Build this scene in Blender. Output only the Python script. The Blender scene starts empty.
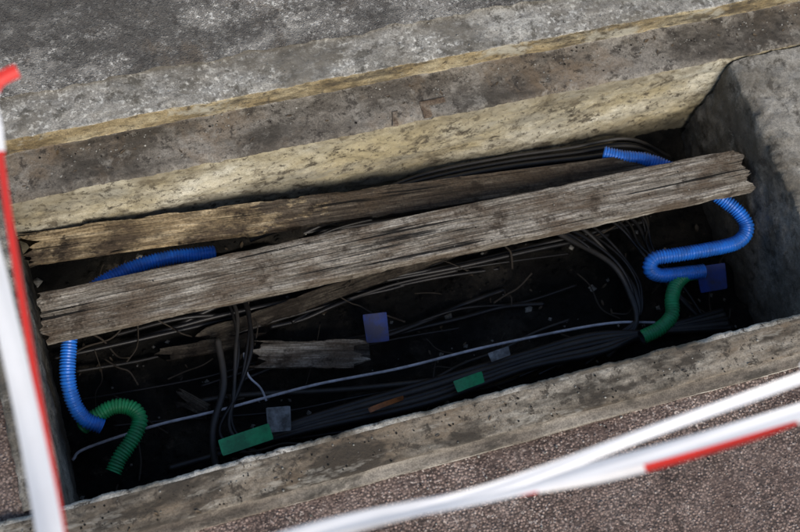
import bpy, math, random
from mathutils import Vector, Matrix, noise
random.seed(7)
sc=bpy.context.scene
# ---------------------------------------------------------------- materials
def nt(m):
    m.use_nodes=True
    t=m.node_tree
    b=t.nodes['Principled BSDF']
    return t,b
def N(t,typ,**k):
    n=t.nodes.new(typ)
    for a,v in k.items(): setattr(n,a,v)
    return n
def ramp(t,src,stops):
    r=N(t,'ShaderNodeValToRGB')
    e=r.color_ramp.elements
    while len(e)<len(stops): e.new(0.5)
    for i,(p,c) in enumerate(stops):
        e[i].position=p
        e[i].color=(c,c,c,1) if isinstance(c,(int,float)) else (c[0],c[1],c[2],1)
    t.links.new(src,r.inputs[0]); return r.outputs[0]
def mapc(t,scale=(1,1,1),loc=(0,0,0)):
    tc=N(t,'ShaderNodeTexCoord'); mp=N(t,'ShaderNodeMapping')
    mp.inputs['Scale'].default_value=scale; mp.inputs['Location'].default_value=loc
    t.links.new(tc.outputs['Object'],mp.inputs['Vector']); return mp.outputs[0]
def noi(t,vec,scale,detail=5,rough=.6,dist=0):
    n=N(t,'ShaderNodeTexNoise'); n.inputs['Scale'].default_value=scale
    n.inputs['Detail'].default_value=min(detail,5); n.inputs['Roughness'].default_value=rough
    n.inputs['Distortion'].default_value=dist
    t.links.new(vec,n.inputs['Vector']); return n.outputs[0]
def mix(t,f,a,b,mode='MIX'):
    m=N(t,'ShaderNodeMix',data_type='RGBA',blend_type=mode)
    if isinstance(f,(int,float)): m.inputs[0].default_value=f
    else: t.links.new(f,m.inputs[0])
    for i,v in ((6,a),(7,b)):
        if isinstance(v,tuple): m.inputs[i].default_value=(v[0],v[1],v[2],1)
        else: t.links.new(v,m.inputs[i])
    return m.outputs[2]
def math_(t,op,a,b):
    m=N(t,'ShaderNodeMath',operation=op)
    for i,v in ((0,a),(1,b)):
        if isinstance(v,(int,float)): m.inputs[i].default_value=v
        else: t.links.new(v,m.inputs[i])
    return m.outputs[0]
def bump(t,b,h,strength,dist):
    n=N(t,'ShaderNodeBump'); n.inputs['Strength'].default_value=strength; n.inputs['Distance'].default_value=dist
    t.links.new(h,n.inputs['Height']); t.links.new(n.outputs[0],b.inputs['Normal'])

def concrete(name,stops,scale=9,agg=None,stains=(),rough=.85,bd=.003,vec=(1,1,1),off=0,fine=.6,finelo=.45,bumpf=90,flecks=None,zg=None,nb=.9):
    m=bpy.data.materials.new(name); t,b=nt(m)
    v=mapc(t,vec,(off,off*.7,off*.3)); v0=mapc(t)
    base=ramp(t,noi(t,v,scale,5,.68),stops)
    fn=noi(t,v0,380,2,.6)
    base=mix(t,fine,base,ramp(t,fn,[(.36,finelo),(.6,1.1)]),'MULTIPLY')
    hn=noi(t,v0,bumpf,5,.72)
    base=mix(t,.5,base,ramp(t,hn,[(.36,.45),(.56,1.05)]),'MULTIPLY')
    hs=math_(t,'MULTIPLY',hn,nb)
    if agg:
        vo=N(t,'ShaderNodeTexVoronoi'); vo.inputs['Scale'].default_value=agg[0]
        t.links.new(v0,vo.inputs['Vector'])
        sep=N(t,'ShaderNodeSeparateColor'); t.links.new(vo.outputs['Color'],sep.inputs[0])
        inside=ramp(t,vo.outputs['Distance'],[(.2,1.0),(.6,0.0)])
        for ch,(th,col) in enumerate(agg[1]):
            k=ramp(t,sep.outputs[ch%3],[(th,0.0),(min(th+.15,1),.8)])
            base=mix(t,math_(t,'MULTIPLY',k,inside),base,col)
        gap=ramp(t,vo.outputs['Distance'],[(.3,1.0),(.75,agg[2])])
        base=mix(t,1.0,base,gap,'MULTIPLY')
        hs=math_(t,'ADD',hs,math_(t,'MULTIPLY',math_(t,'MULTIPLY',inside,sep.outputs[1]),.8))
    if flecks:
        f=ramp(t,noi(t,v0,flecks[0],3,.65),[(flecks[1],0.0),(flecks[2],1.0)])
        mk=ramp(t,noi(t,v0,flecks[4],3,.6),[(.42,.25),(.58,1.0)])
        base=mix(t,math_(t,'MULTIPLY',f,mk),base,flecks[3])
    for st in stains:
        col,s,lo,hi,vs=st[:5]; mx=st[5] if len(st)>5 else 1.0
        vv=mapc(t,vs,(s*.37+off,s*.11,0))
        f=ramp(t,noi(t,vv,s,5,.76,.2),[(lo,0.0),(hi,mx)])
        base=mix(t,f,base,col)
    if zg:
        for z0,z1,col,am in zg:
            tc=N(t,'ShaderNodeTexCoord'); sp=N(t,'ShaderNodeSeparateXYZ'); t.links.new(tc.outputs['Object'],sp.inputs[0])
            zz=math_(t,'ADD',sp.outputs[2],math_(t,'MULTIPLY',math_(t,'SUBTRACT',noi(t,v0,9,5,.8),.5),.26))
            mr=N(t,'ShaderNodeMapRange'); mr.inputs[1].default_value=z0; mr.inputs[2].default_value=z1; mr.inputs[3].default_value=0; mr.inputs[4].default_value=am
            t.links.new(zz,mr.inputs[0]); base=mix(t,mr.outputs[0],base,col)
    t.links.new(base,b.inputs['Base Color'])
    b.inputs['Roughness'].default_value=rough; b.inputs['Specular IOR Level'].default_value=.3
    bump(t,b,hs,1.0,bd)
    return m
def plastic(name,col,rough=.4,dirt=.35,dcol=(.03,.025,.02),spec=.5,bs=.2):
    m=bpy.data.materials.new(name); t,b=nt(m); v=mapc(t)
    f=ramp(t,noi(t,v,28,4,.7),[(.42,0.0),(.62,dirt)])
    c=mix(t,f,col,dcol)
    t.links.new(c,b.inputs['Base Color']); b.inputs['Roughness'].default_value=rough
    b.inputs['Specular IOR Level'].default_value=spec
    if bs: bump(t,b,noi(t,v,300,2),bs,.001)
    return m
def wood(name,stops,stain,bd=.003,sc_=1.0,ms=.85,rot=None):
    m=bpy.data.materials.new(name); t,b=nt(m)
    v=mapc(t,(2.2*sc_,38*sc_,38*sc_)); v0=mapc(t)
    g=noi(t,v,3.2,5,.75,.35)
    base=ramp(t,g,stops)
    if rot:
        tc=N(t,'ShaderNodeTexCoord'); sp=N(t,'ShaderNodeSeparateXYZ'); t.links.new(tc.outputs['Object'],sp.inputs[0])
        xx=math_(t,'ADD',sp.outputs[0],math_(t,'MULTIPLY',math_(t,'SUBTRACT',noi(t,mapc(t,(1,3,1)),12,5,.75),.5),1.3))
        mr=N(t,'ShaderNodeMapRange'); mr.inputs[1].default_value=rot[0]-.03; mr.inputs[2].default_value=rot[0]+.06; mr.inputs[3].default_value=0; mr.inputs[4].default_value=1
        t.links.new(xx,mr.inputs[0]); base=mix(t,mr.outputs[0],base,ramp(t,g,rot[1]))
    g2=noi(t,mapc(t,(6,160,160)),2.0,4,.7,.1)
    base=mix(t,.7,base,ramp(t,g2,[(.36,.40),(.58,1.15)]),'MULTIPLY')
    f=ramp(t,noi(t,mapc(t,(1,2.2,1)),9,5,.75),[(.44,0.0),(.60,ms)])
    base=mix(t,f,base,stain)
    f=ramp(t,noi(t,mapc(t,(1,1.4,1)),22,4,.75),[(.55,0.0),(.65,ms)])
    base=mix(t,f,base,tuple(c*.4 for c in stain))
    crack=ramp(t,noi(t,mapc(t,(1.3,60,60)),1.6,4,.6,.15),[(.36,.05),(.41,1.0)])
    base=mix(t,1.0,base,crack,'MULTIPLY')
    base=mix(t,.5,base,ramp(t,noi(t,v0,240,3),[(.38,.35),(.55,1.1)]),'MULTIPLY')
    t.links.new(base,b.inputs['Base Color']); b.inputs['Roughness'].default_value=.8; b.inputs['Specular IOR Level'].default_value=.25
    h=math_(t,'ADD',math_(t,'ADD',g,g2),math_(t,'MULTIPLY',crack,1.2))
    bump(t,b,h,.9,bd); return m
ONE=(1,1,1)
M_road=concrete('worn_asphalt',[(.36,(.095,.085,.073)),(.48,(.20,.185,.162)),(.60,(.32,.30,.262))],7,
    (320,[(.80,(.40,.38,.34)),(.9,(.48,.46,.41)),(.70,(.06,.056,.048))],.7),
    [((.33,.31,.27),9,.50,.62,ONE,.5),((.055,.05,.043),3.5,.47,.57,(1,1.6,1),.75),((.13,.10,.07),6,.54,.64,ONE,.5),((.045,.04,.034),30,.54,.62,ONE,.7)],.85,.002,flecks=(130,.56,.63,(.58,.56,.50),7),bumpf=180)
M_pave=concrete('red_asphalt',[(.36,(.14,.095,.075)),(.5,(.245,.175,.143)),(.62,(.34,.26,.22))],14,
    (210,[(.6,(.38,.275,.225)),(.86,(.50,.43,.38)),(.6,(.08,.05,.04))],.25),
    [((.09,.06,.048),5,.48,.62,ONE,.7),((.05,.036,.03),26,.56,.66,ONE,.6)],.6,.003,flecks=(150,.58,.66,(.46,.39,.34),10),bumpf=200,nb=.5)
M_lip=concrete('lip_concrete',[(.36,(.19,.177,.148)),(.5,(.32,.30,.258)),(.62,(.43,.41,.355))],10,
    None,[((.07,.062,.048),30,.52,.60,ONE,.8),((.13,.115,.09),4,.46,.60,(1,2,1),.8)],.85,.002,bumpf=170,flecks=(120,.54,.62,(.60,.58,.51),8))
M_face=concrete('ochre_concrete',[(.36,(.20,.145,.07)),(.5,(.34,.265,.145)),(.62,(.45,.38,.24))],7,
    None,[((.05,.04,.027),10,.46,.60,(.6,1,2),.85),((.38,.355,.28),9,.54,.64,ONE,.8),((.05,.04,.03),60,.56,.63,ONE,.8)],.85,.003,(1,1,1.5))
M_ledge=concrete('dirty_ledge',[(.36,(.09,.076,.06)),(.5,(.17,.15,.122)),(.62,(.26,.237,.2))],7,
    None,[((.18,.125,.073),5,.50,.66,ONE,.6),((.035,.03,.023),7,.46,.62,(.7,1.3,1),.8),((.31,.288,.245),22,.56,.66,ONE,.5),((.03,.025,.02),50,.54,.62,ONE,.8)],.8,.0025,(1,1.5,1),bumpf=140)
M_wall=concrete('limewashed_concrete',[(.36,(.40,.345,.215)),(.48,(.56,.515,.385)),(.60,(.68,.65,.53))],6,
    None,[((.36,.30,.17),3,.42,.58,(.7,1,1.2),.7),((.20,.165,.10),7,.48,.66,(.7,1,1.2),.75),((.25,.235,.185),4,.48,.62,(.6,1,1.5),.75),((.07,.055,.036),13,.54,.66,(.8,1,1),.85),((.05,.04,.028),38,.55,.63,ONE,.85),((.04,.032,.022),95,.57,.63,ONE,.8)],
    .85,.003,(.8,1,1.3),finelo=.6,bumpf=90,zg=[(-.11,-.02,(.17,.138,.083),.8),(-.22,-.37,(.08,.07,.05),.85)])  # upper gradient is dirt, lower one is shade painted along the wall's foot
M_end=concrete('grey_concrete',[(.36,(.13,.12,.098)),(.5,(.235,.218,.183)),(.62,(.34,.32,.275))],6,
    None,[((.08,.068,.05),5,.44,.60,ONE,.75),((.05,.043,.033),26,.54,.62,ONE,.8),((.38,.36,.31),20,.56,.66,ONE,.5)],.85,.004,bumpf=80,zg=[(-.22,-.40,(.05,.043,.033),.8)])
M_kerb=concrete('kerb_concrete',[(.36,(.11,.09,.066)),(.5,(.215,.186,.145)),(.62,(.33,.298,.243))],5,
    None,[((.15,.108,.068),4,.45,.60,(.5,1.6,1),.75),((.032,.026,.019),6,.50,.60,(.5,1.3,1),.9),((.42,.39,.325),10,.55,.66,(.5,2.0,1),.65),((.04,.033,.025),45,.53,.61,ONE,.9)],.85,.003,(.35,3.0,2))
M_edge=concrete('chipped_edge',[(.36,(.24,.215,.17)),(.5,(.44,.412,.35)),(.62,(.58,.55,.48))],10,
    None,[((.10,.08,.055),6,.45,.57,(.6,1,1),.9),((.05,.04,.03),40,.54,.61,ONE,.9)],.85,.003)
M_angle=concrete('kerb_margin',[(.36,(.08,.065,.05)),(.5,(.16,.136,.108)),(.62,(.25,.222,.182))],9,None,[((.03,.026,.02),12,.5,.6,(.5,1,1),.8)],.8,.002,(.4,2,1))
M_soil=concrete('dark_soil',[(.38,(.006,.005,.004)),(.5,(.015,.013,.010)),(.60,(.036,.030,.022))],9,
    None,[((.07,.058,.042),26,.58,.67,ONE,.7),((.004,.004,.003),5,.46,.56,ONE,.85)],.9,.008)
M_wood=wood('weathered_wood',[(.36,(.07,.057,.043)),(.46,(.185,.162,.128)),(.55,(.31,.28,.232)),(.65,(.45,.42,.36))],(.095,.068,.045),.003,1,.8)
M_wood2=wood('rotten_shaded_wood',[(.36,(.12,.082,.042)),(.5,(.32,.24,.135)),(.62,(.48,.39,.25))],(.06,.042,.026),.003,1,.95,rot=(.42,[(.36,(.025,.019,.013)),(.5,(.07,.054,.038)),(.62,(.14,.115,.083))]))  # dark right part: rot plus the front plank's shadow, painted into the colour
M_wood3=wood('dark_wet_wood',[(.36,(.025,.019,.013)),(.5,(.06,.048,.035)),(.62,(.125,.105,.078))],(.022,.016,.011))
M_blue=plastic('blue_conduit_plastic',(.018,.18,.70),.36,.4)
M_green=plastic('green_conduit_plastic',(.015,.32,.11),.4,.4)
M_hole=plastic('conduit_inside_shade',(.004,.006,.012),.8,.1)  # near-black colour stands in for the shade inside the open conduit ends
M_black=plastic('black_cable',(.006,.006,.007),.45,.7,(.018,.0155,.013),bs=0)
M_grey=plastic('pale_cable',(.55,.57,.63),.5,.5,bs=0)
M_dgrey=plastic('dusty_cable',(.028,.0265,.025),.5,.6,(.055,.048,.039),bs=0)
M_tagb=plastic('blue_tag',(.010,.035,.20),.6,.7)
M_tagg=plastic('green_tag',(.04,.48,.18),.5,.5)
M_tagw=plastic('grey_tag',(.30,.31,.31),.6,.8)
M_tago=plastic('orange_tag',(.50,.16,.04),.6,.8)
M_rust=concrete('rust',[(.34,(.07,.048,.032)),(.5,(.14,.10,.067)),(.64,(.22,.18,.135))],30,None,[],.8,.002)
M_white=plastic('white_tape',(.82,.81,.80),.5,.08,(.5,.45,.4),bs=0)
M_red=plastic('red_tape',(.62,.035,.025),.45,.1,bs=0)
M_leaf=plastic('leaf_litter',(.08,.055,.028),.7,.8)
M_stone=concrete('grit',[(.34,(.10,.095,.08)),(.5,(.24,.23,.2)),(.64,(.42,.40,.35))],40,None,[],.85,.001)
M_root=plastic('root_bark',(.045,.034,.023),.8,.5,bs=0)
# ---------------------------------------------------------------- helpers
def obj(name,verts,faces,mats,idx=None,smooth=True,parent=None):
    me=bpy.data.meshes.new(name); me.from_pydata(verts,[],faces); 
    for m in mats: me.materials.append(m)
    if idx: me.polygons.foreach_set('material_index',idx)
    if smooth: me.polygons.foreach_set('use_smooth',[True]*len(me.polygons))
    me.update(); o=bpy.data.objects.new(name,me); sc.collection.objects.link(o)
    if parent: o.parent=parent
    return o
def empty(name):
    o=bpy.data.objects.new(name,None); sc.collection.objects.link(o); return o
def fbm(p,f,oct=4):
    return noise.fractal(Vector(p)*f,.9,2.0,oct)
def sweep(name,prof,x0,x1,dx,ds,mats,chips=(),amp=.0015,seed=0,parent=None,low=0):
    pts=[];mi=[]
    for i in range(len(prof)-1):
        a=prof[i];b=prof[i+1]; L=math.hypot(b[0]-a[0],b[1]-a[1]); n=max(1,int(L/ds))
        for k in range(n):
            u=k/n; pts.append((a[0]+(b[0]-a[0])*u,a[1]+(b[1]-a[1])*u)); mi.append(a[2])
    pts.append(prof[-1][:2])
    nx=int((x1-x0)/dx)+1; V=[];F=[];I=[]
    for i in range(nx):
        x=x0+(x1-x0)*i/(nx-1)
        for (y,z) in pts:
            p=Vector((x,y+seed,z)); 
            d=noise.noise_vector(p*45)*amp + noise.noise_vector(p*12)*amp*1.2+noise.noise_vector(p*130)*amp*.5
            yy=y+d.y; zz=z+d.z
            if low and z<-.06:
                w=min(1,(-z-.06)/.03)
                s=fbm((x*.8,seed+8,z*1.3),9,5)*low
                s2=fbm((x*.9,seed+2,z*1.1),40,3)*low*.4
                yy+=(s+s2)*w
            for (cy,cz,dy,dz,r,am) in chips:
                q=math.hypot(y-cy,z-cz)
                if q<r:
                    s=fbm((x,seed+3.1,cy),26,5)*.6+fbm((x,seed+3.1,z),90,3)*.25+.1
                    w=(1-q/r)
                    s=max(0,s)*am*w
                    yy+=dy*s; zz+=dz*s
            V.append((x+d.x,yy,zz))
    m=len(pts)
    for i in range(nx-1):
        for j in range(m-1):
            F.append((i*m+j,i*m+j+1,(i+1)*m+j+1,(i+1)*m+j)); I.append(mi[j])
    return obj(name,V,F,mats,I,parent=parent)
def spline(pts,step):
    P=[Vector(p) for p in pts]; P=[P[0]*2-P[1]]+P+[P[-1]*2-P[-2]]
    out=[]
    for i in range(1,len(P)-2):
        a,b,c,d=P[i-1:i+3]; n=max(2,int((c-b).length/step*3))
        for k in range(n):
            t=k/n
            out.append(.5*((2*b)+(c-a)*t+(2*a-5*b+4*c-d)*t*t+(3*b-a-3*c+d)*t**3))
    out.append(P[-2])
    res=[out[0]]; acc=0
    for i in range(1,len(out)):
        s=out[i]-out[i-1]; L=s.length
        if L==0: continue
        pos=step-acc
        while pos<=L:
            res.append(out[i-1]+s*(pos/L)); pos+=step
        acc=L-(pos-step)
    return res
def tube(name,pts,r,step,mat,seg=10,corr=0,pitch=.005,V=None,F=None,I=None,mi=0,hole=False,mats=None,parent=None,rvar=0):
    own=V is None
    if own: V,F,I=[],[],[]
    C=spline(pts,step); n=len(C); base=len(V)
    up=Vector((.13,.21,1)).normalized(); rings=[]
    for i,c in enumerate(C):
        T=(C[min(i+1,n-1)]-C[max(i-1,0)]).normalized()
        up=(up-T*up.dot(T)).normalized()
        rings.append((c,T,up.copy()))
    rr=[]
    for i in range(n):
        q=r
        if corr:
            ph=(i*step/pitch)%1
            q=r*(1+corr*(1 if .28<ph<.78 else -1))
        if rvar: q*=1+rvar*noise.noise(C[i]*60)
        rr.append(q)
    L=[(rings[i],rr[i],mi) for i in range(n)]
    if hole:
        L=[((rings[0][0]+rings[0][1]*.02,rings[0][1],rings[0][2]),r*.82,1)]+L+[((rings[-1][0]-rings[-1][1]*.02,rings[-1][1],rings[-1][2]),r*.82,1)]
        L.insert(1,(rings[0],r*.84,1)); L.insert(len(L)-1,(rings[-1],r*.84,1))
    for (c,T,u),q,_ in L:
        s=T.cross(u)
        for k in range(seg):
            a=2*math.pi*k/seg; V.append(c+(u*math.cos(a)+s*math.sin(a))*q)
    for i in range(len(L)-1):
        for k in range(seg):
            k2=(k+1)%seg
            F.append((base+i*seg+k,base+i*seg+k2,base+(i+1)*seg+k2,base+(i+1)*seg+k)); I.append(max(L[i][2],L[i+1][2]) if hole else mi)
    F.append(tuple(base+k for k in reversed(range(seg)))); I.append(1 if hole else mi)
    e=base+(len(L)-1)*seg; F.append(tuple(e+k for k in range(seg))); I.append(1 if hole else mi)
    if own: return obj(name,V,F,mats or [mat],I,parent=parent)
def board(name,p0,p1,w,th,mat,seed=0,jag=.004,dx=.004,warp=.0015,tilt=0,parent=None,edge_rot=0,chip=.006):
    p0=Vector(p0);p1=Vector(p1); d=p1-p0; L=d.length
    X=d.normalized(); Z=Vector((0,0,1)); Y=Z.cross(X).normalized(); Z=X.cross(Y)
    if tilt:
        Rm=Matrix.Rotation(tilt,3,X); Y=Rm@Y; Z=Rm@Z
    ny=max(4,int(w/.003)); ring=[]
    ring+=[(-.5+i/ny,.5) for i in range(ny)]
    ring+=[(.5,.5),(.5,.2),(.5,-.2)]
    ring+=[(.5-i/ny,-.5) for i in range(ny)]
    ring+=[(-.5,-.5),(-.5,-.2),(-.5,.2)]
    nx=int(L/dx); V=[];F=[]
    for i in range(nx+1):
        u=i/nx
        for (a,c) in ring:
            y=a*w; z=c*th
            if u<.5: je=(1-min(1,u*L/.03))*jag*(fbm((seed,y*60,0),1,4)+.3)
            else: je=-(1-min(1,(1-u)*L/.03))*jag*(fbm((seed+9,y*60,0),1,4)+.3)
            x=u*L+je*2
            if abs(a)>.49:
                s=fbm((x*14,seed+5*a,0),1,5); y-=math.copysign(max(0,s+.1)*chip+ (edge_rot*max(0,fbm((x*9,seed-7*a,2),1,5)+.05)),a)
                z*=.93
            g=noise.noise(Vector((x*5,y*190,seed+c)))*warp*.8+noise.noise(Vector((x*18,y*60,seed)))*warp*.6
            z+=g if c>0 else -g
            z+=noise.noise(Vector((x*2.5,seed,0)))*warp*3
            V.append((x,y,z))
    m=len(ring)
    for i in range(nx):
        for k in range(m):
            k2=(k+1)%m; F.append((i*m+k,(i+1)*m+k,(i+1)*m+k2,i*m+k2))
    F.append(tuple(range(m))); F.append(tuple(reversed([nx*m+k for k in range(m)])))
    o=obj(name,V,F,[mat],smooth=True,parent=parent)
    Mx=Matrix((X,Y,Z)).transposed().to_4x4(); Mx.translation=p0; o.matrix_world=Mx
    md=o.modifiers.new('e','EDGE_SPLIT'); md.split_angle=math.radians(45)
    return o
# ---------------------------------------------------------------- road sheet (north) + pavement (south)
def grid(V,F,I,x0,x1,y0,y1,d,zf,mi,yf=None):
    nx=max(1,int((x1-x0)/d)); ny=max(1,int((y1-y0)/d)); b=len(V)
    for j in range(ny+1):
        for i in range(nx+1):
            x=x0+(x1-x0)*i/nx; y=y0+(y1-y0)*j/ny
            if yf: y=yf(x,y,j,ny)
            V.append((x,y,zf(x,y)))
    for j in range(ny):
        for i in range(nx):
            a=b+j*(nx+1)+i; F.append((a,a+1,a+nx+2,a+nx+1)); I.append(mi)
V,F,I=[],[],[]
def zr(x,y): return .005+fbm((x,y,0),40,3)*.0010+noise.noise(Vector((x*4,y*4,1)))*.003
def yr(x,y,j,ny):
    if j<4: y+=fbm((x,7,0),11,5)*.012*(1-j/4)
    return y
grid(V,F,I,-1.2,1.5,.452,1.3,.005,zr,0,yr)
def zp(x,y): return -.012+fbm((x,y,5),60,3)*.0014+noise.noise(Vector((x*5,y*5,9)))*.003
grid(V,F,I,-1.2,1.5,-.95,-.331,.004,zp,1)
grid(V,F,I,-1.2,-.655,-.252,.27,.006,lambda x,y:zp(x,y)-.004,1)
far=40
def quad(x0,x1,y0,y1,z0,z1,mi):
    b=len(V); V.extend([(x0,y0,z0),(x1,y0,z0),(x1,y1,z1),(x0,y1,z1)]); F.append((b,b+1,b+2,b+3)); I.append(mi)
quad(-1.2,1.5,1.3,far,.005,.005,0); quad(-1.2,1.5,-far,-.95,-.012,-.012,1)
for a,b_ in ((-far,-1.2),(1.5,far)):
    quad(a,b_,.45,far,.005,.005,0); quad(a,b_,-.33,.45,-.012,.005,1); quad(a,b_,-far,-.33,-.012,-.012,1)
obj('ground',V,F,[M_road,M_pave],I)
# ---------------------------------------------------------------- concrete chamber
pit=empty('utility_trench')
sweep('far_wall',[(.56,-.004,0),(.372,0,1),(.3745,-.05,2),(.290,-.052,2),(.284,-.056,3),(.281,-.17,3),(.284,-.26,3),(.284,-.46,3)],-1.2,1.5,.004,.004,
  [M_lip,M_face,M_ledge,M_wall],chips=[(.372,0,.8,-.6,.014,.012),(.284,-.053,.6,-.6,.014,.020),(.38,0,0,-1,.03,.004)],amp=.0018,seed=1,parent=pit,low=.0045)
sweep('near_kerb',[(-.338,-.06,1),(-.337,-.007,2),(-.320,-.005,2),(-.318,.001,0),(-.258,.001,1),(-.248,-.001,1),(-.2475,-.03,0),(-.247,-.46,0)],-1.2,1.5,.004,.004,
  [M_kerb,M_edge,M_angle],chips=[(-.247,-.002,-.8,-.7,.012,.009),(-.318,0,.5,-.5,.010,.006)],amp=.0009,seed=4,parent=pit)
def endwall(name,xs,sgn,mats,y0,y1,seed,ztop,wd):
    prof=[(xs-sgn*wd,ztop-.03,0),(xs-sgn*wd,ztop,0),(xs-sgn*.012,ztop,0),(xs,ztop-.008,0),(xs,-.46,0)]
    o=sweep(name,prof,y0,y1,.006,.006,mats,chips=[(xs,ztop-.006,-sgn*.8,-.5,.03,.020)],amp=.0035,seed=seed,parent=pit)
    me=o.data
    for v in me.vertices: v.co=(v.co.y,v.co.x,v.co.z)
    me.flip_normals(); me.update(); return o
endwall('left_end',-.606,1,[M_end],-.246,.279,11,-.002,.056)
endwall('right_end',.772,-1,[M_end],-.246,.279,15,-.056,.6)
# floor
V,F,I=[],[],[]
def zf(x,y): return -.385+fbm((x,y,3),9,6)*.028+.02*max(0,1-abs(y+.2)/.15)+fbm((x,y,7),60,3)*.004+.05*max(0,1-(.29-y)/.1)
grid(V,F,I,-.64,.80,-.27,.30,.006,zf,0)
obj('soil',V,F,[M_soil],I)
def lug(name,x,y,z,L,sx,sy,sz):
    V=[];F=[];n=len(L)
    for k,zz in enumerate((0,.8,1)):
        s=1 if k<2 else .88
        for a,b in L: V.append((x+a*sx*s+random.uniform(-1,1)*.001,y+b*sy*s,z+zz*sz))
    for k in range(2):
        for i in range(n): F.append((k*n+i,k*n+(i+1)%n,(k+1)*n+(i+1)%n,(k+1)*n+i))
    F.append(tuple(2*n+i for i in range(n)))
    obj(name,V,F,[M_rust],smooth=False,parent=pit)
lug('steel_stub_1',.165,.303,-.053,[(-1,-1),(-.45,-1),(-.4,.35),(1,.4),(1,1),(-1,1)],.024,.017,.005)
lug('steel_stub_2',.092,.297,-.053,[(-1,-1),(-.2,-1.1),(-.1,.1),(.4,1),(-.5,1)],.013,.014,.004)
# ---------------------------------------------------------------- planks
board('wooden_plank',(-.594,.108,-.158),(.758,.087,-.150),.088,.026,M_wood,seed=2,jag=.006,warp=.0013,chip=.003)
board('wooden_plank',(-.600,.247,-.170),(.60,.160,-.205),.062,.016,M_wood2,seed=5,jag=.02,warp=.002,edge_rot=.016)
rot=[((-.25,.01,-.325),(-.03,-.045,-.315),.055,.012,M_wood,21),((-.42,.06,-.35),(-.22,.045,-.35),.03,.01,M_wood3,22),((-.40,-.02,-.35),(-.33,-.09,-.345),.03,.01,M_wood3,25),
     ((-.33,.07,-.345),(.42,.155,-.345),.033,.012,M_wood3,27)]
for a,b,w,th,m,s in rot:
    board('rotten_wood_piece',a,b,w,th,m,seed=s,jag=.03,warp=.003,edge_rot=.02,tilt=.15)
# ---------------------------------------------------------------- conduits
def cz(l,z): return [(x/1000,y/1000,zz) for (x,y),zz in zip(l,z)]
A=[(551,193),(594,174),(634,147),(677,105),(712,64),(739,22),(745,-12),(716,-34),(655,-33),(592,-25)]
def conduit(name,pts,r,mat):
    return tube(name,pts,r,.00125,mat,18,.085,.0055,hole=True,mats=[mat,M_hole])
conduit('blue_conduit',[(.520,.212,-.21)]+cz(A,[-.205,-.2,-.2,-.2,-.2,-.2,-.205,-.21,-.215,-.225])+[(.552,-.019,-.235),(.540,-.033,-.247),(.558,-.047,-.258),(.60,-.053,-.262),(.655,-.059,-.265)],.0134,M_blue)
B=[(-272,186),(-310,188),(-353,190),(-409,187),(-461,176),(-503,159),(-543,120),(-561,67),(-573,15),(-572,-27),(-560,-55),(-535,-72)]
conduit('blue_conduit',cz(B,[-.222,-.216,-.208,-.206,-.207,-.21,-.215,-.22,-.225,-.24,-.255,-.265]),.0132,M_blue)
G=[(-541,-50),(-507,-43),(-478,-55),(-470,-79),(-489,-108),(-517,-134),(-534,-156)]
conduit('green_conduit',[(-.57,-.06,-.285)]+cz(G,[-.27,-.262,-.26,-.26,-.262,-.266,-.27]),.0132,M_green)
Hh=[(622,-55),(590,-71),(567,-98),(554,-131),(520,-150),(481,-157)]
conduit('green_conduit',[(.66,-.050,-.30)]+cz(Hh,[-.275,-.264,-.26,-.262,-.266,-.27]),.0132,M_green)
# ---------------------------------------------------------------- cables
V,F,I=[],[],[]
def cab(pts,r,mi,step=.006): tube('',pts,r,step,None,8,V=V,F=F,I=I,mi=mi,rvar=.05)
R_=random.uniform
for k in range(8):
    o=k*.006; z0=-.245-.012*(k%3)
    cab([(-.2,.215+R_(-.01,.01),-.25),(-.02,.238+R_(-.006,.006),-.25),(.15,.262-o*.5,z0),(.32,.268-o*.6,z0-.01),(.48,.262-o*.7,z0-.02),(.605,.25-o,z0-.01),(.72,.22-o,-.33)],R_(.003,.0055),0 if k%3 else 2)
cab([(-.60,-.10,-.335),(-.573,-.086,-.33),(-.45,-.079,-.32),(-.327,-.08,-.32),(-.15,-.078,-.317),(.019,-.086,-.32),(.2,-.088,-.315),(.431,-.1,-.315),(.55,-.12,-.33)],.0028,1,.004)
cab([(-.26,.01,-.30),(-.262,-.03,-.31),(-.245,-.06,-.315),(-.24,-.09,-.32)],.0022,1)
for k in range(5):
    o=k*.010
    cab([(-.36-k*.02,-.155,-.35),(-.19,-.135-o*.5,-.33),(.047,-.127-o+R_(-.004,.004),-.325+.004*k),(.254,-.119-o*.7,-.32),(.40,-.118-o,-.31+.003*k),(.52,-.14,-.315),(.70,-.17+o,-.33)],R_(.004,.0075),2 if k%2 else 0)
for k in range(8):
    o=k*.009+R_(-.006,.006)
    cab([(.30+o*2,.22,-.36),(.38+o,.15+R_(-.01,.01),-.34),(.434+o*.8,.087+R_(-.01,.01),-.31+R_(-.02,.01)),(.485+o*.6,.01,-.295+R_(-.02,.01)),(.505+o*.4,-.06,-.305),(.500-o*.3,-.12,-.315),(.44-o*3,-.15-R_(0,.02),-.33)],R_(.0025,.0055),0 if k%4 else 2)
for k in range(6):
    cab([(.45+.02*k,.2,-.34),(.53+.015*k,.10,-.30+R_(-.02,0)),(.57+R_(-.01,.05),.03,-.29+R_(-.02,0)),(.60+R_(-.01,.04),-.06,-.31),(.66,-.16,-.34)],R_(.0025,.005),0)
for k in range(4):
    o=k*.014+R_(-.008,.008)
    cab([(-.27+o,.15,-.34),(-.268+o,.086,-.31),(-.275+o*.6+R_(-.01,.01),.01,-.295),(-.30+o*.3,-.06,-.31),(-.301-o,-.126,-.33),(-.25,-.2,-.35)],R_(.0025,.005),2 if k==1 else 0)
cab([(-.36,-.20,-.34),(-.35,-.12,-.31),(-.31,-.04,-.30),(-.30,.05,-.30)],.0065,2)
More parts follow.
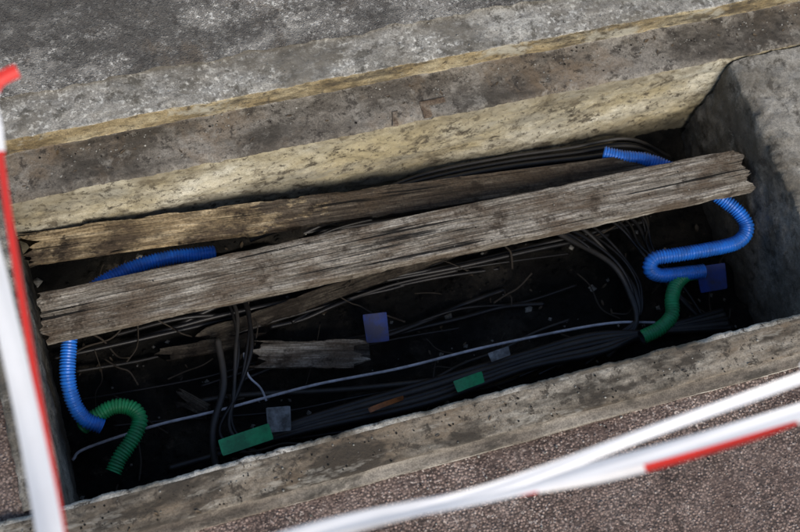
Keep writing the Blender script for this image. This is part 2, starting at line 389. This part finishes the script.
for k in range(26):
    y=R_(-.2,.25); s=R_(-.10,.10); x0=R_(-.6,-.1); x1=R_(.1,.76); n=6; ph=R_(0,6); am=R_(.002,.009)
    cab([(x0+(x1-x0)*i/n,max(-.23,min(.26,y+s*(i/n-.5)+am*math.sin(i*1.3+ph)+R_(-.006,.006))),-.358+R_(-.014,.014)) for i in range(n+1)],R_(.002,.006),0 if R_(0,1)<.88 else 2)
for k in range(3):
    x=R_(-.55,.6); y=R_(-.15,.12); a=R_(0,6.28); q=R_(.08,.16)
    cab([(x+q*math.cos(a+t*.4)*(.6+.1*t),max(-.22,min(.25,y+q*math.sin(a+t*.4)*.7)),-.34+.01*math.sin(t*2+k)) for t in range(5)],R_(.0018,.003),0)
obj('cables',V,F,[M_black,M_grey,M_dgrey],I)
V,F,I=[],[],[]
for k in range(60):
    x=R_(-.58,.72); y=R_(-.2,.22); a=R_(0,3.14); q=R_(.04,.14)
    tube('',[(x+q*math.cos(a)*t/3+R_(-.008,.008),max(-.23,min(.26,y+q*math.sin(a)*t/3+R_(-.008,.008))),-.345+R_(-.01,.02)) for t in range(4)],R_(.0008,.0022),.006,None,5,V=V,F=F,I=I,mi=0,rvar=.3)
obj('roots',V,F,[M_root],I)
# ---------------------------------------------------------------- tags
def tag(name,c,sx,sy,rz,tx,ty,mat):
    V=[];F=[];nx,ny=10,8;th=.0016
    M_=Matrix.Rotation(rz,3,'Z')@Matrix.Rotation(ty,3,'Y')@Matrix.Rotation(tx,3,'X')
    for s in (1,-1):
        for j in range(ny+1):
            for i in range(nx+1):
                a=i/nx-.5;b=j/ny-.5
                cr=.0 if not(abs(a)==.5 and abs(b)==.5) else .012
                p=Vector((a*(1-cr*2)*sx,b*(1-cr*2)*sy,s*th/2+ (a*a)*.016+ b*a*.010))
                V.append(M_@p+Vector(c))
    m=(nx+1)*(ny+1)
    for s in (0,1):
        for j in range(ny):
            for i in range(nx):
                q=[s*m+j*(nx+1)+i,s*m+j*(nx+1)+i+1,s*m+(j+1)*(nx+1)+i+1,s*m+(j+1)*(nx+1)+i]
                F.append(tuple(q if s==0 else q[::-1]))
    rim=[i for i in range(nx+1)]+[j*(nx+1)+nx for j in range(1,ny+1)]+[ny*(nx+1)+i for i in range(nx-1,-1,-1)]+[j*(nx+1) for j in range(ny-1,0,-1)]
    for i in range(len(rim)):
        a=rim[i];b=rim[(i+1)%len(rim)]; F.append((a,m+a,m+b,b))
    obj(name,V,F,[mat],smooth=False)
tag('cable_tag',(.672,-.072,-.280),.064,.052,-.05,.35,.1,M_tagb)
tag('cable_tag',(-.007,-.003,-.30),.046,.055,-.1,.25,.1,M_tagb)
tag('cable_tag',(-.297,-.153,-.29),.095,.03,.05,.2,-.1,M_tagg)
tag('cable_tag',(.131,-.152,-.29),.058,.022,.1,.3,0,M_tagg)
tag('cable_tag',(-.231,-.130,-.295),.045,.045,-.1,.3,.25,M_tagw)
tag('cable_tag',(.208,-.112,-.30),.042,.018,.1,.3,0,M_tagw)
tag('cable_tag',(-.032,-.152,-.295),.07,.009,.1,.4,0,M_tago)
# ---------------------------------------------------------------- debris
V,F,I=[],[],[]
def crumb(x,y,z,s,mi):
    b=len(V); q=[(1,0,0),(-1,0,0),(0,1,0),(0,-1,0),(0,0,.8),(0,0,-.5)]
    a=R_(0,6.28);c_,s_=math.cos(a),math.sin(a)
    for p in q:
        r=s*R_(.6,1.2); V.append((x+(p[0]*c_-p[1]*s_)*r,y+(p[0]*s_+p[1]*c_)*r,z+p[2]*r))
    for f in ((0,2,4),(2,1,4),(1,3,4),(3,0,4),(2,0,5),(1,2,5),(3,1,5),(0,3,5)): F.append(tuple(b+i for i in f)); I.append(mi)
def leaf(x,y,z,s,mi):
    b=len(V); a=R_(0,6.28);c_,s_=math.cos(a),math.sin(a); w=R_(.25,.5)
    for p in [(-1,0,.1),(-.3,w,.2),(.5,w*.8,.1),(1,0,.3),(.4,-w,.15),(-.4,-w*.9,0),(0,0,R_(-.15,.1))]:
        V.append((x+(p[0]*c_-p[1]*s_)*s,y+(p[0]*s_+p[1]*c_)*s,z+p[2]*s))
    for i in range(6): F.append((b+i,b+(i+1)%6,b+6)); I.append(mi)
for k in range(1800):
    x=R_(-.6,.76);y=R_(-.23,.27); crumb(x,y,zf(x,y)+.003,R_(.001,.006)*(1 if R_(0,1)<.9 else 2),0 if R_(0,1)<.92 else 1)
for k in range(80):
    x=R_(-.6,.76);y=R_(-.23,.27); leaf(x,y,zf(x,y)+.008,R_(.004,.010),2)
for k in range(800):
    x=R_(-1,1.1); y=.372-abs(random.gauss(0,.028)); 
    if y>.29: crumb(x,y,-.051,R_(.0006,.003),random.choice((0,1,1)))
for k in range(60):
    x=R_(-1,1.1); leaf(x,R_(.30,.37),-.050,R_(.002,.007),2)
for k in range(350):
    crumb(R_(-1,1),R_(-.315,-.262),.002,R_(.0005,.0024),random.choice((0,0,1)))
for k in range(30): leaf(R_(-1,1),R_(-.315,-.262),.003,R_(.002,.006),2)
for k in range(200):
    x=R_(-1,1.1); crumb(x,R_(.38,.45),.001,R_(.0005,.002),1)
for k in range(260):
    x=R_(-1,1.1);y=R_(-.6,-.34); crumb(x,y,-.010,R_(.001,.003),random.choice((0,1,1)))
for k in range(160):
    u=R_(0,1); crumb(-.59+1.34*u,.108-.021*u+R_(-.038,.038),-.1445+.008*u,R_(.0005,.0018),random.choice((0,1)))
obj('debris',V,F,[M_soil,M_stone,M_leaf],I,smooth=False)
# ---------------------------------------------------------------- barrier tape + posts
def ribbon(name,pts,w,twist,cols,mats,parent,step=.006):
    C=spline(pts,step); n=len(C); V=[];F=[];I=[]; m=6
    for i,c in enumerate(C):
        T=(C[min(i+1,n-1)]-C[max(i-1,0)]).normalized(); s=T.cross(Vector((0,0,1))).normalized(); u=s.cross(T)
        a=twist(i*step); ww=w(i*step) if callable(w) else w
        for k in range(m+1):
            q=k/m-.5; cr=.0006*math.sin(q*7+i*step*18)
            V.append(c+(s*math.cos(a)+u*math.sin(a))*q*ww+(u*math.cos(a)-s*math.sin(a))*cr)
    for i in range(n-1):
        for k in range(m): F.append((i*(m+1)+k,(i+1)*(m+1)+k,(i+1)*(m+1)+k+1,i*(m+1)+k+1)); I.append(cols(i*step,k))
    return obj(name,V,F,mats,I,parent=parent)
tp=empty('barrier_tape'); z=.9
ribbon('left_white',[(-.552,-.53,z),(-.549,-.469,z),(-.549,-.365,z-.004),(-.551,-.261,z),(-.556,-.1,z),(-.556,.6,z),(-.555,1.5,z)],.022,lambda s:.25+.3*math.sin(s*5),lambda s,k:1 if s>.42 and (s*2.2)%1>.6 else 0,[M_white,M_red],tp)
ribbon('left_red',[(-.546,-.53,z),(-.540,-.471,z),(-.537,-.35,z),(-.533,-.22,z+.002),(-.529,-.14,z),(-.527,-.118,z),(-.527,-.09,z),(-.521,-.074,z),(-.510,-.070,z+.003),(-.500,-.068,z+.004)],
   lambda s:.006 if s<.39 else (.009 if s<.45 else .013),lambda s:.3*math.sin(s*9),lambda s,k:1 if s<.385 or s>.445 else 0,[M_white,M_red],tp)
ribbon('front_tape',[(-.55,-.535,z+.01),(-.366,-.521,z),(-.202,-.531,z),(-.06,-.535,z),(.074,-.534,z),(.3,-.53,z),(2,-.52,z)],.0135,lambda s:.3*math.sin(s*5),lambda s,k:1 if s>.9 and (s*2.2)%1>.6 else 0,[M_white,M_red],tp)
ribbon('front_tape_red',[(-.23,-.527,z-.004),(-.1,-.540,z-.008),(.02,-.5425,z-.008),(.09,-.5395,z-.004),(.3,-.535,z-.004)],lambda s:.010+.003*math.sin(s*14),lambda s:.2,lambda s,k:1 if .02<s<.06 or .15<s<.30 else 0,[M_white,M_red],tp)
ribbon('second_tape',[(-.55,-.54,z-.02),(-.366,-.527,z-.004),(-.20,-.527,z),(-.06,-.517,z),(.084,-.507,z),(.3,-.49,z),(2,-.50,z)],.010,lambda s:.25*math.sin(s*6+1),lambda s,k:0,[M_white,M_red],tp)
def post(x,y):
    prof=[(.13,0),(.13,.02),(.05,.05),(.02,.07),(.018,.5),(.018,.98),(.026,1.0),(.026,1.03),(.012,1.05)]
    V=[];F=[];I=[];s=20
    for r,h in prof:
        for k in range(s): V.append((x+r*math.cos(6.2832*k/s),y+r*math.sin(6.2832*k/s),h))
    for i in range(len(prof)-1):
        for k in range(s): F.append((i*s+k,i*s+(k+1)%s,(i+1)*s+(k+1)%s,(i+1)*s+k)); I.append(0 if i in(3,) else 1)
    F.append(tuple((len(prof)-1)*s+k for k in range(s))); I.append(1)
    o=obj('barrier_post',V,F,[M_white,M_red],I); o.location.z=-.012
post(-.575,-.56); post(-.56,1.55); post(2.03,-.51)
# ---------------------------------------------------------------- light
w=bpy.data.worlds.new('World'); sc.world=w; w.use_nodes=True
t=w.node_tree; bg=t.nodes['Background']; sk=t.nodes.new('ShaderNodeTexSky'); sk.sky_type='NISHITA'; sk.sun_disc=False
az=math.radians(174); el=math.radians(43)
dirv=Vector((math.cos(el)*math.sin(az),math.cos(el)*math.cos(az),math.sin(el)))
sk.sun_elevation=el; sk.sun_rotation=az
t.links.new(sk.outputs[0],bg.inputs[0]); bg.inputs[1].default_value=.15
l=bpy.data.lights.new('sun','SUN'); l.energy=4.0; l.angle=math.radians(26); l.color=(1,.92,.82)
lo=bpy.data.objects.new('sun',l); sc.collection.objects.link(lo); lo.rotation_euler=dirv.to_track_quat('Z','Y').to_euler()
# ---------------------------------------------------------------- camera
cam=bpy.data.cameras.new('camera'); co=bpy.data.objects.new('camera',cam); sc.collection.objects.link(co)
cam.sensor_width=36; cam.lens=54.27; cam.clip_start=.02; cam.clip_end=200
co.matrix_world=Matrix(((.9487,.2182,-.2288,-.462),(-.2863,.8999,-.3289,-.6641),(.1342,.3775,.9162,1.85),(0,0,0,1)))
cam.dof.use_dof=True; cam.dof.focus_distance=2.1; cam.dof.aperture_fstop=5.0
sc.camera=co
sc.view_settings.view_transform='Standard'; sc.view_settings.look='None'; sc.view_settings.exposure=0
